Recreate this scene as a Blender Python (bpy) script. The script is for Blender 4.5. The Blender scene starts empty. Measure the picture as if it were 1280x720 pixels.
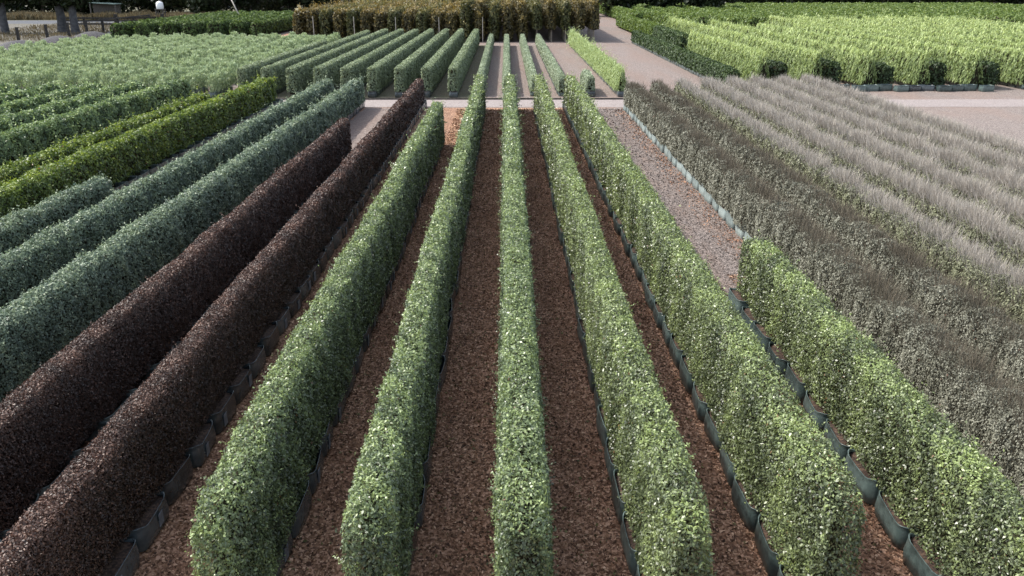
import bpy, math, random
import numpy as np
from mathutils import Vector, Euler

random.seed(7)
rng = np.random.default_rng(11)
scene = bpy.context.scene
COL = scene.collection
H_CAM = 7.0
FPX = 1050.0 * 1024 / 1280          # focal length in pixels of the 1024 wide frame

# ------------------------------------------------------------------ helpers
def tag(o, label=None, cat=None, group=None, kind=None):
    if label: o['label'] = label
    if cat: o['category'] = cat
    if group: o['group'] = group
    if kind: o['kind'] = kind
    return o

def empty(name, loc, label=None, cat=None, group=None):
    o = bpy.data.objects.new(name, None)
    o.empty_display_size = 0.3
    o.location = loc
    COL.objects.link(o)
    return tag(o, label, cat, group)

def link_mesh(name, me, mat, parent=None):
    o = bpy.data.objects.new(name, me)
    COL.objects.link(o)
    if mat and not me.materials:
        me.materials.append(mat)
    if parent: o.parent = parent
    return o

def np_mesh(name, verts, quads, face_attr=None, smooth=True):
    """verts (n,3), quads (m,4) int"""
    me = bpy.data.meshes.new(name)
    nv, nf = len(verts), len(quads)
    me.vertices.add(nv)
    me.vertices.foreach_set('co', np.asarray(verts, dtype=np.float32).ravel())
    me.loops.add(nf * 4)
    me.loops.foreach_set('vertex_index', np.asarray(quads, dtype=np.int32).ravel())
    me.polygons.add(nf)
    me.polygons.foreach_set('loop_start', np.arange(0, nf * 4, 4, dtype=np.int32))
    me.polygons.foreach_set('loop_total', np.full(nf, 4, dtype=np.int32))
    if face_attr is not None:
        a = me.attributes.new('tint', 'FLOAT', 'FACE')
        a.data.foreach_set('value', np.asarray(face_attr, dtype=np.float32))
    me.update(calc_edges=True)
    if not smooth:
        me.shade_flat()
    return me

def unit(v):
    return v / np.maximum(np.linalg.norm(v, axis=1, keepdims=True), 1e-9)

def leaf_quads(P, N, L, aspect, up=0.15, fold=0.12, along=None):
    """one folded leaf blade per point: P point, N facing normal, L length"""
    n = len(P)
    if along is None:
        r = rng.normal(size=(n, 3))
        r[:, 2] += up * 3
        t = unit(r - N * np.sum(r * N, axis=1, keepdims=True))
    else:
        t = unit(along)
        N = unit(N - t * np.sum(t * N, axis=1, keepdims=True))
    b = np.cross(N, t)
    L = np.broadcast_to(L, (n,))[:, None]
    W = L * aspect
    V = np.empty((n, 4, 3))
    V[:, 0] = P - t * L * 0.5
    V[:, 1] = P + b * W * 0.5 + N * W * fold + t * L * 0.05
    V[:, 2] = P + t * L * 0.5 - N * L * 0.06
    V[:, 3] = P - b * W * 0.5 + N * W * fold + t * L * 0.05
    F = np.arange(n * 4).reshape(n, 4)
    return V.reshape(-1, 3), F

class Waves:
    """smooth wobble along y (and a second coordinate s)"""
    def __init__(self, n=7, lmin=0.5, lmax=3.5, seed=None):
        g = rng
        lam = np.exp(g.uniform(math.log(lmin), math.log(lmax), n))
        self.ky = 2 * math.pi / lam * g.uniform(.6, 1, n)
        self.ks = 2 * math.pi / lam * g.uniform(-.9, .9, n)
        self.ph = g.uniform(0, 6.28, n)
        self.a = lam / lam.sum() + 0.5 / n
        self.a /= self.a.sum()
    def __call__(self, y, s):
        v = 0
        for ky, ks, ph, a in zip(self.ky, self.ks, self.ph, self.a):
            v = v + a * np.sin(ky * y + ks * s + ph)
        return v

def lod_len(lmin, px, x, y):
    d = np.sqrt(x * x + y * y + 36.0)
    return np.maximum(lmin, px * d / FPX)

# ------------------------------------------------------------------ materials
def new_mat(name):
    m = bpy.data.materials.new(name)
    m.use_nodes = True
    nt = m.node_tree
    nt.nodes.clear()
    out = nt.nodes.new('ShaderNodeOutputMaterial')
    return m, nt, out

def leaf_mat(name, dark, mid, fresh_lit, rough=0.5, transl=0.25, spec=0.4, brown=None):
    m, nt, out = new_mat(name)
    N = nt.nodes
    at = N.new('ShaderNodeAttribute'); at.attribute_name = 'tint'
    cr = N.new('ShaderNodeValToRGB')
    e = cr.color_ramp.elements
    e[0].position = 0.0; e[0].color = (*dark, 1)
    e[1].position = 1.0; e[1].color = (*fresh_lit, 1)
    k = cr.color_ramp.elements.new(0.5); k.color = (*mid, 1)
    if brown:
        k = cr.color_ramp.elements.new(0.012); k.color = (*dark, 1)
        cr.color_ramp.elements[0].color = (*brown, 1)
    nt.links.new(at.outputs['Fac'], cr.inputs['Fac'])
    p = N.new('ShaderNodeBsdfPrincipled')
    p.inputs['Roughness'].default_value = rough
    p.inputs['Specular IOR Level'].default_value = spec
    nt.links.new(cr.outputs['Color'], p.inputs['Base Color'])
    t = N.new('ShaderNodeBsdfTranslucent')
    hs = N.new('ShaderNodeHueSaturation')
    hs.inputs['Hue'].default_value = 0.485
    hs.inputs['Saturation'].default_value = 1.15
    hs.inputs['Value'].default_value = 1.3
    nt.links.new(cr.outputs['Color'], hs.inputs['Color'])
    nt.links.new(hs.outputs['Color'], t.inputs['Color'])
    mx = N.new('ShaderNodeMixShader'); mx.inputs[0].default_value = transl
    nt.links.new(p.outputs[0], mx.inputs[1]); nt.links.new(t.outputs[0], mx.inputs[2])
    nt.links.new(mx.outputs[0], out.inputs['Surface'])
    return m

def plain_mat(name, col, rough=0.8, spec=0.3, noise=0.0, scale=4.0, col2=None, bump=0.0, bscale=20.0):
    m, nt, out = new_mat(name)
    N = nt.nodes
    p = N.new('ShaderNodeBsdfPrincipled')
    p.inputs['Roughness'].default_value = rough
    p.inputs['Specular IOR Level'].default_value = spec
    nt.links.new(p.outputs[0], out.inputs['Surface'])
    tc = N.new('ShaderNodeTexCoord')
    if col2 is not None:
        nz = N.new('ShaderNodeTexNoise'); nz.inputs['Scale'].default_value = scale
        nz.inputs['Detail'].default_value = 6
        nt.links.new(tc.outputs['Object'], nz.inputs['Vector'])
        cr = N.new('ShaderNodeValToRGB')
        cr.color_ramp.elements[0].position = 0.35; cr.color_ramp.elements[0].color = (*col, 1)
        cr.color_ramp.elements[1].position = 0.68; cr.color_ramp.elements[1].color = (*col2, 1)
        nt.links.new(nz.outputs['Fac'], cr.inputs['Fac'])
        nt.links.new(cr.outputs['Color'], p.inputs['Base Color'])
    else:
        p.inputs['Base Color'].default_value = (*col, 1)
    if bump:
        nz = N.new('ShaderNodeTexNoise'); nz.inputs['Scale'].default_value = bscale
        nz.inputs['Detail'].default_value = 5
        nt.links.new(tc.outputs['Object'], nz.inputs['Vector'])
        b = N.new('ShaderNodeBump'); b.inputs['Strength'].default_value = bump
        b.inputs['Distance'].default_value = 0.03
        nt.links.new(nz.outputs['Fac'], b.inputs['Height'])
        nt.links.new(b.outputs[0], p.inputs['Normal'])
    return m

def ground_mat(name, c_a, c_b, c_c, grain=22.0, patch=0.35, patch_mix=0.6, bump=0.6, patch_col=None, stretch=(1, 1, 1)):
    """stony / chippy ground: voronoi grains tinted from three colours, broad patches of a fourth"""
    m, nt, out = new_mat(name)
    N = nt.nodes; Lk = nt.links
    tc = N.new('ShaderNodeTexCoord')
    mp = N.new('ShaderNodeMapping'); mp.inputs['Scale'].default_value = stretch
    Lk.new(tc.outputs['Object'], mp.inputs['Vector'])
    vo = N.new('ShaderNodeTexVoronoi'); vo.inputs['Scale'].default_value = grain
    vo.inputs['Randomness'].default_value = 1
    Lk.new(tc.outputs['Object'], vo.inputs['Vector'])
    sep = N.new('ShaderNodeSeparateColor'); Lk.new(vo.outputs['Color'], sep.inputs['Color'])
    cr = N.new('ShaderNodeValToRGB')
    e = cr.color_ramp.elements
    e[0].color = (*c_a, 1); e[1].color = (*c_c, 1)
    k = e.new(0.55); k.color = (*c_b, 1)
    Lk.new(sep.outputs[0], cr.inputs['Fac'])
    # broad patches
    nz = N.new('ShaderNodeTexNoise'); nz.inputs['Scale'].default_value = patch
    nz.inputs['Detail'].default_value = 7; nz.inputs['Roughness'].default_value = 0.62
    Lk.new(mp.outputs['Vector'], nz.inputs['Vector'])
    pr = N.new('ShaderNodeMapRange'); pr.inputs[1].default_value = 0.42; pr.inputs[2].default_value = 0.62
    pr.inputs[4].default_value = patch_mix
    Lk.new(nz.outputs['Fac'], pr.inputs[0])
    mx = N.new('ShaderNodeMix'); mx.data_type = 'RGBA'
    Lk.new(pr.outputs[0], mx.inputs['Factor'])
    Lk.new(cr.outputs['Color'], mx.inputs['A'])
    pc = N.new('ShaderNodeMix'); pc.data_type = 'RGBA'; pc.blend_type = 'MULTIPLY'; pc.inputs['Factor'].default_value = 0.5
    pc.inputs['A'].default_value = (*(patch_col or c_b), 1)
    Lk.new(cr.outputs['Color'], pc.inputs['B'])
    mx2 = N.new('ShaderNodeMix'); mx2.data_type = 'RGBA'; mx2.inputs['Factor'].default_value = 0.65
    Lk.new(cr.outputs['Color'], mx2.inputs['A']); mx2.inputs['B'].default_value = (*(patch_col or c_b), 1)
    Lk.new(mx2.outputs['Result'], mx.inputs['B'])
    p = N.new('ShaderNodeBsdfPrincipled'); p.inputs['Roughness'].default_value = 0.85
    p.inputs['Specular IOR Level'].default_value = 0.3
    Lk.new(mx.outputs['Result'], p.inputs['Base Color'])
    b = N.new('ShaderNodeBump'); b.inputs['Strength'].default_value = bump; b.inputs['Distance'].default_value = 0.03
    Lk.new(sep.outputs[1], b.inputs['Height'])
    n2 = N.new('ShaderNodeTexNoise'); n2.inputs['Scale'].default_value = 3.0; n2.inputs['Detail'].default_value = 6
    Lk.new(tc.outputs['Object'], n2.inputs['Vector'])
    b2 = N.new('ShaderNodeBump'); b2.inputs['Strength'].default_value = 0.5; b2.inputs['Distance'].default_value = 0.12
    Lk.new(n2.outputs['Fac'], b2.inputs['Height']); Lk.new(b.outputs[0], b2.inputs['Normal'])
    Lk.new(b2.outputs[0], p.inputs['Normal'])
    Lk.new(p.outputs[0], out.inputs['Surface'])
    return m

M = {}
M['green'] = leaf_mat('hedge_leaf_green', (.024, .037, .017), (.125, .165, .084), (.29, .365, .145), rough=.38, transl=.22, spec=.6, brown=(.16, .09, .05))
M['green_right'] = leaf_mat('hedge_leaf_olive', (.025, .036, .015), (.135, .165, .080), (.30, .375, .138), rough=.38, transl=.22, spec=.6, brown=(.20, .12, .06))
M['burgundy'] = leaf_mat('hedge_leaf_burgundy', (.017, .012, .009), (.056, .032, .0235), (.19, .112, .080), rough=.48, transl=.12, spec=.4)
M['bluegrey'] = leaf_mat('hedge_leaf_bluegrey', (.038, .058, .042), (.125, .172, .122), (.27, .33, .20), rough=.5, transl=.18, spec=.4)
M['yellowgreen'] = leaf_mat('hedge_leaf_yellowgreen', (.028, .046, .012), (.085, .135, .030), (.26, .33, .07), rough=.45, transl=.28, spec=.4, brown=(.20, .10, .04))
M['midgreen'] = leaf_mat('hedge_leaf_midgreen', (.045, .078, .038), (.140, .205, .092), (.31, .40, .15), rough=.5, transl=.2, spec=.35)
M['clipped'] = leaf_mat('hedge_leaf_clipped', (.082, .108, .066), (.205, .250, .155), (.31, .365, .20), rough=.55, transl=.2, spec=.3)
M['silver'] = leaf_mat('hedge_leaf_silver', (.15, .18, .12), (.27, .32, .215), (.38, .44, .29), rough=.55, transl=.2, spec=.3)
M['lime'] = leaf_mat('hedge_leaf_lime', (.15, .20, .08), (.28, .36, .16), (.40, .47, .23), rough=.5, transl=.3, spec=.3)
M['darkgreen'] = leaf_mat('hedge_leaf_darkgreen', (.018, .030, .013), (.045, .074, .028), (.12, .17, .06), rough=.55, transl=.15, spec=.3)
M['camellia'] = leaf_mat('hedge_leaf_glossy_dark', (.022, .038, .013), (.065, .105, .032), (.17, .24, .07), rough=.6, transl=.2, spec=.25)
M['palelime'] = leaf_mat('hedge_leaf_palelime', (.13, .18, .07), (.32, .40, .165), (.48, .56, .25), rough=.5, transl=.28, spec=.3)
M['grass_green'] = leaf_mat('hedge_leaf_grassgreen', (.045, .078, .02), (.105, .160, .042), (.20, .26, .075), rough=.5, transl=.25, spec=.3)
M['brown'] = leaf_mat('tree_leaf_bronze', (.030, .028, .012), (.095, .082, .030), (.28, .21, .065), rough=.5, transl=.2, spec=.35)
M['brown_green'] = leaf_mat('tree_leaf_olive', (.028, .034, .012), (.080, .088, .030), (.25, .21, .07), rough=.5, transl=.2, spec=.35)
M['fluffy'] = leaf_mat('shrub_leaf_sage', (.15, .20, .12), (.29, .36, .205), (.41, .49, .28), rough=.55, transl=.22, spec=.3)
M['greyleaf'] = leaf_mat('shrub_leaf_grey', (.070, .070, .050), (.215, .215, .165), (.38, .38, .31), rough=.6, transl=.15, spec=.25, brown=(.13, .07, .05))
M['greyleaf_olive'] = leaf_mat('shrub_leaf_greyolive', (.075, .080, .050), (.195, .205, .125), (.33, .34, .21), rough=.6, transl=.15, spec=.4)
M['twig_brown'] = leaf_mat('twig_brown', (.055, .047, .033), (.125, .107, .078), (.21, .18, .135), rough=.7, transl=.1, spec=.2)
M['twig_pale'] = leaf_mat('twig_pale', (.23, .205, .172), (.37, .335, .29), (.49, .45, .395), rough=.7, transl=.15, spec=.2)
M['yellow'] = leaf_mat('groundcover_leaf_yellow', (.14, .20, .02), (.30, .38, .04), (.42, .48, .07), rough=.5, transl=.3, spec=.3)
M['forest'] = leaf_mat('forest_leaf', (.008, .013, .006), (.022, .034, .013), (.05, .07, .025), rough=.5, transl=.1, spec=.3)
M['drygrass'] = leaf_mat('dry_grass', (.07, .06, .035), (.14, .115, .065), (.21, .175, .10), rough=.7, transl=.2, spec=.2)
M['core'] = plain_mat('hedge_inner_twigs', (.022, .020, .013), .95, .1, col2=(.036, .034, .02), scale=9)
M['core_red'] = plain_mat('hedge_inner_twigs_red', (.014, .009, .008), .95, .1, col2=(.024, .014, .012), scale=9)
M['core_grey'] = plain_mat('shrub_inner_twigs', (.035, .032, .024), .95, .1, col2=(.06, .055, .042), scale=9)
M['bark'] = plain_mat('tree_bark', (.05, .042, .034), .9, .2, col2=(.12, .10, .085), scale=6, bump=.5, bscale=14)
M['bark_grey'] = plain_mat('tree_bark_grey', (.05, .05, .054), .9, .2, col2=(.10, .10, .105), scale=2.5, bump=.6, bscale=9)
M['stem'] = plain_mat('stem_pale', (.20, .17, .135), .85, .2, col2=(.32, .28, .23), scale=6)
M['timber'] = plain_mat('weathered_timber', (.07, .062, .055), .85, .2, col2=(.14, .125, .11), scale=7, bump=.4)
M['timber_dark'] = plain_mat('dark_timber', (.025, .023, .022), .85, .2, col2=(.06, .055, .05), scale=7)
M['timber_pale'] = plain_mat('pale_timber', (.34, .31, .27), .8, .2, col2=(.46, .42, .37), scale=5)
M['soil'] = ground_mat('potting_soil', (.018, .012, .010), (.045, .028, .020), (.10, .062, .042), grain=34, patch=.8, bump=.8)
M['white'] = plain_mat('white_plastic', (.75, .75, .74), .45, .4)
M['roof_green'] = plain_mat('painted_sheet', (.20, .27, .23), .5, .4, col2=(.27, .34, .29), scale=1.5)
M['tag'] = plain_mat('pale_tag', (.12, .135, .16), .5, .4, col2=(.20, .22, .26), scale=12)

def bag_mat(name, col, col2, rough, spec):
    m, nt, out = new_mat(name)
    N = nt.nodes; Lk = nt.links
    tc = N.new('ShaderNodeTexCoord')
    oi = N.new('ShaderNodeObjectInfo')
    nz = N.new('ShaderNodeTexNoise'); nz.inputs['Scale'].default_value = 6; nz.inputs['Detail'].default_value = 5
    Lk.new(tc.outputs['Object'], nz.inputs['Vector'])
    ad = N.new('ShaderNodeMath'); ad.operation = 'MULTIPLY_ADD'
    Lk.new(oi.outputs['Random'], ad.inputs[0]); ad.inputs[1].default_value = .5
    Lk.new(nz.outputs['Fac'], ad.inputs[2])
    cr = N.new('ShaderNodeValToRGB')
    cr.color_ramp.elements[0].position = .45; cr.color_ramp.elements[0].color = (*col, 1)
    cr.color_ramp.elements[1].position = 1.0; cr.color_ramp.elements[1].color = (*col2, 1)
    Lk.new(ad.outputs[0], cr.inputs['Fac'])
    p = N.new('ShaderNodeBsdfPrincipled'); p.inputs['Roughness'].default_value = rough
    p.inputs['Specular IOR Level'].default_value = spec
    Lk.new(cr.outputs['Color'], p.inputs['Base Color'])
    n2 = N.new('ShaderNodeTexNoise'); n2.inputs['Scale'].default_value = 9; n2.inputs['Detail'].default_value = 3
    Lk.new(tc.outputs['Object'], n2.inputs['Vector'])
    b = N.new('ShaderNodeBump'); b.inputs['Strength'].default_value = .35; b.inputs['Distance'].default_value = .03
    Lk.new(n2.outputs['Fac'], b.inputs['Height']); Lk.new(b.outputs[0], p.inputs['Normal'])
    Lk.new(p.outputs[0], out.inputs['Surface'])
    return m
M['bag_black'] = bag_mat('bag_black_film', (.018, .025, .028), (.075, .095, .106), .26, .8)
M['bag_green'] = bag_mat('bag_green_film', (.028, .043, .041), (.10, .138, .13), .34, .6)
M['bag_pale'] = bag_mat('bag_pale_film', (.15, .19, .185), (.30, .36, .35), .42, .5)

# ------------------------------------------------------------------ ground
def sheet(name, x0, x1, y0, y1, z, mat, label=None, nx=1, ny=1, jag=0.0):
    """a flat sheet; its border may wander a little"""
    xs = np.linspace(x0, x1, nx + 1); ys = np.linspace(y0, y1, ny + 1)
    V = []
    for j, y in enumerate(ys):
        for i, x in enumerate(xs):
            dx = dy = 0
            if jag:
                if i in (0, nx): dx = random.uniform(-jag, jag)
                if j in (0, ny): dy = random.uniform(-jag, jag)
            V.append((x + dx, y + dy, z))
    Q = [(j * (nx + 1) + i, j * (nx + 1) + i + 1, (j + 1) * (nx + 1) + i + 1, (j + 1) * (nx + 1) + i)
         for j in range(ny) for i in range(nx)]
    o = link_mesh(name, np_mesh(name, np.array(V), np.array(Q)), mat)
    tag(o, label, None, None, 'structure')
    return o

G_gravel = ground_mat('ground_gravel', (.095, .076, .066), (.185, .152, .134), (.31, .262, .235), grain=26, patch=.22, patch_mix=.7, patch_col=(.225, .15, .115), stretch=(1, .4, 1))
G_bark = ground_mat('ground_bark', (.07, .038, .025), (.28, .155, .092), (.55, .34, .23), grain=24, patch=.5, patch_mix=.55, bump=1.0, patch_col=(.26, .12, .065))
G_wide = ground_mat('ground_wide_path', (.075, .062, .056), (.165, .138, .125), (.31, .26, .235), grain=26, patch=.9, patch_mix=.6, bump=.8, patch_col=(.20, .13, .095), stretch=(1.6, .35, 1))
G_cross = ground_mat('ground_cross_path', (.17, .14, .13), (.25, .215, .20), (.34, .30, .285), grain=30, patch=.5, patch_mix=.5, bump=.3, patch_col=(.215, .18, .17))
G_pink = ground_mat('ground_pink_gravel', (.095, .074, .064), (.185, .148, .130), (.30, .25, .222), grain=22, patch=.35, patch_mix=.6, bump=.5, patch_col=(.19, .125, .096), stretch=(1.6, .22, 1))
G_weed = ground_mat('ground_weedy', (.055, .050, .028), (.115, .10, .06), (.20, .17, .11), grain=20, patch=.8, patch_mix=.7, bump=.6, patch_col=(.075, .085, .035))
G_far = ground_mat('ground_far_rough', (.05, .055, .028), (.10, .10, .05), (.19, .17, .10), grain=6, patch=.06, patch_mix=.7, bump=.5, patch_col=(.20, .17, .105))
G_matt = ground_mat('ground_weed_mat', (.030, .029, .031), (.055, .052, .055), (.09, .085, .088), grain=10, patch=.3, patch_mix=.5, bump=.5, patch_col=(.06, .055, .055))
G_yard = ground_mat('ground_yard', (.05, .045, .035), (.10, .09, .07), (.18, .16, .13), grain=8, patch=.25, patch_mix=.6, bump=.5, patch_col=(.075, .075, .05))  # tree shade over the yard is put into this darker colour
G_road = ground_mat('road_chip_seal', (.05, .054, .062), (.075, .08, .09), (.11, .115, .125), grain=12, patch=.15, patch_mix=.5, bump=.2, patch_col=(.07, .075, .085))

g = sheet('ground', -900, 900, -60, 1500, 0.0, G_far)
sheet('gravel_yard', -62, 160, -20, 210, 0.004, G_gravel)
sheet('bark_path', -18.0, 6.4, 2.0, 49.6, 0.008, G_bark, nx=4, ny=90, jag=.10)
sheet('gravel_path', -8.25, -5.25, 26.0, 49.5, 0.012, G_pink, nx=1, ny=40, jag=.12)
sheet('gravel_path', 4.1, 6.75, 15.0, 49.4, 0.012, G_wide, nx=1, ny=60, jag=.05)
sheet('cross_path', -62, 120, 49.8, 53.05, 0.012, G_cross, nx=160, ny=1, jag=.06)
sheet('weedy_path', -18.5, -2.0, 53.4, 99.5, 0.008, G_weed, nx=1, ny=40, jag=.08)
sheet('red_gravel', -2.0, 15.2, 53.4, 104.5, 0.010, G_pink, nx=1, ny=40, jag=.05)
sheet('orange_path', -30.5, -26.6, 100, 160, 0.012, ground_mat('ground_orange', (.26, .14, .09), (.38, .21, .14), (.48, .29, .21), grain=18, patch=.4), nx=1, ny=20, jag=.1)
sheet('weed_mat', -56.6, -50.5, 60, 150, 0.016, G_matt, nx=2, ny=60, jag=.3)
sheet('yard', -90, -56.6, 90, 149, 0.014, G_yard, nx=1, ny=20, jag=.3)
sheet('road', -160, -34, 150, 163, 0.008, G_road, nx=60, ny=1, jag=.4)

# ------------------------------------------------------------------ hedge builder
def hedge_points(x0, y0, y1, z0, z1, hw_b, hw_t, lmin, px, aspect, cov, sides, rough, wob, rnd, plant, endcov=.7, er=.55, depth=.035):
    """sample points on the clipped surface of a hedge, denser (smaller leaves) near the lens"""
    ys = np.linspace(y0, y1, 400)
    Ls = lod_len(lmin, px, x0, ys)
    hh = z1 - z0
    dens = cov / (0.5 * aspect * Ls ** 2)
    cdf = np.concatenate([[0], np.cumsum((dens[1:] + dens[:-1]) / 2 * np.diff(ys))])
    tot = cdf[-1]
    out = []
    wv = Waves(9, .35, 3.0); wv2 = Waves(5, 4.0, 14.0); wtop = Waves(8, .5, 4.0)
    def put(y, x, z, nx, ny, nz):
        out.append(np.stack([x, y, z, nx, ny, nz], 1))
    def hw(z):
        t = np.clip((z - z0) / hh, 0, 1)
        w = hw_b + (hw_t - hw_b) * t
        if rnd > 0:
            r = rnd
            q = np.clip((z - (z1 - r)) / r, 0, 1)
            w = w - r * .55 * q ** 2
            q = np.clip(((z0 + r * .7) - z) / (r * .7), 0, 1)
            w = w - r * .3 * q ** 2
        return w
    def ysamp(n):
        return np.interp(rng.random(n) * tot, cdf, ys)
    for s, frac in ((-1, sides[0]), (1, sides[1])):
        n = int(tot * hh * frac)
        y = ysamp(n); z = z0 + hh * rng.random(n) ** .95
        d = rng.exponential(depth, n) - depth * .7
        x = s * (hw(z) - d + rough * wv(y, z * 1.3 + s * 5))
        o = np.ones(n)
        tilt = (hw_b - hw_t) / hh
        put(y, x, z, s * o, 0 * o, o * (.25 + tilt))
    wt = max(hw_t, .08)
    n = int(tot * 2 * wt * 1.25)
    y = ysamp(n); u = rng.uniform(-1, 1, n)
    x = u * wt * 1.02
    z = z1 - rnd * .42 * np.abs(u) ** 3 + rough * 1.1 * wtop(y, x * 2) - rng.exponential(depth, n) + depth * .6
    put(y, x, z, u * .45, 0 * u, np.ones(n))
    for ye, s in ((y0, -1), (y1, 1)):
        L = lod_len(lmin, px, x0, np.array([ye]))[0]
        n = int(cov / (0.5 * aspect * L ** 2) * hh * 2 * (hw_b + hw_t) / 2 * endcov)
        z = z0 + hh * rng.random(n); u = rng.uniform(-1, 1, n)
        x = u * hw(z)
        y = ye + s * (rough * wv(x * 3 + 50, z) - rng.exponential(.05, n) - .10 * np.abs(u) ** 4)
        put(y, x, z, u * .4, s * np.ones(n), .2 * np.ones(n))
    A = np.concatenate(out)
    de = np.minimum(A[:, 1] - y0, y1 - A[:, 1])
    q = np.clip(1 - de / er, 0, 1) ** 2
    A[:, 0] *= 1 - .15 * q
    A[:, 2] -= (A[:, 2] - z0) * .11 * q
    if plant:
        pw = Waves(4, 1.5, 5)
        c = np.cos(2 * math.pi * A[:, 1] / .62 + 2.2 * pw(A[:, 1], 0))
        c2 = np.cos(2 * math.pi * A[:, 1] / .27 + 3 * pw(A[:, 1] + 9, A[:, 2] * .3))
        A[:, 0] *= 1 + plant * (c + .6 * c2)
        A[:, 2] += plant * .35 * c * (A[:, 2] - z0) / hh
    if wob:
        A[:, 0] += wob * wv2(A[:, 1], 0)
    return A, wv2

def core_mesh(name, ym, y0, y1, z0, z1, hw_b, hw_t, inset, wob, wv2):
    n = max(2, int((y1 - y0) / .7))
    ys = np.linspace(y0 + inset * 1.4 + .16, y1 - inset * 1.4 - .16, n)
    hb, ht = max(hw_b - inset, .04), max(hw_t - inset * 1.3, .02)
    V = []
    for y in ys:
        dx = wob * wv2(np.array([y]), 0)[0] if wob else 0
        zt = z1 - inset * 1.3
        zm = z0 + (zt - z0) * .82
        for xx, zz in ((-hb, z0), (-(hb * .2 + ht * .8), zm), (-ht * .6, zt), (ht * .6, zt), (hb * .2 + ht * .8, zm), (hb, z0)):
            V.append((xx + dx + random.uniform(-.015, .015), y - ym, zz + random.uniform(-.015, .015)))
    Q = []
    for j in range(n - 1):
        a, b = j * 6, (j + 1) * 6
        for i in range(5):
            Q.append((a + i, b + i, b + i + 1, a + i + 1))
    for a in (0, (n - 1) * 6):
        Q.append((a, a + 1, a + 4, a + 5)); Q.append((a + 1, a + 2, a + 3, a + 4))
    return np_mesh(name, np.array(V), np.array(Q))

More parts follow.
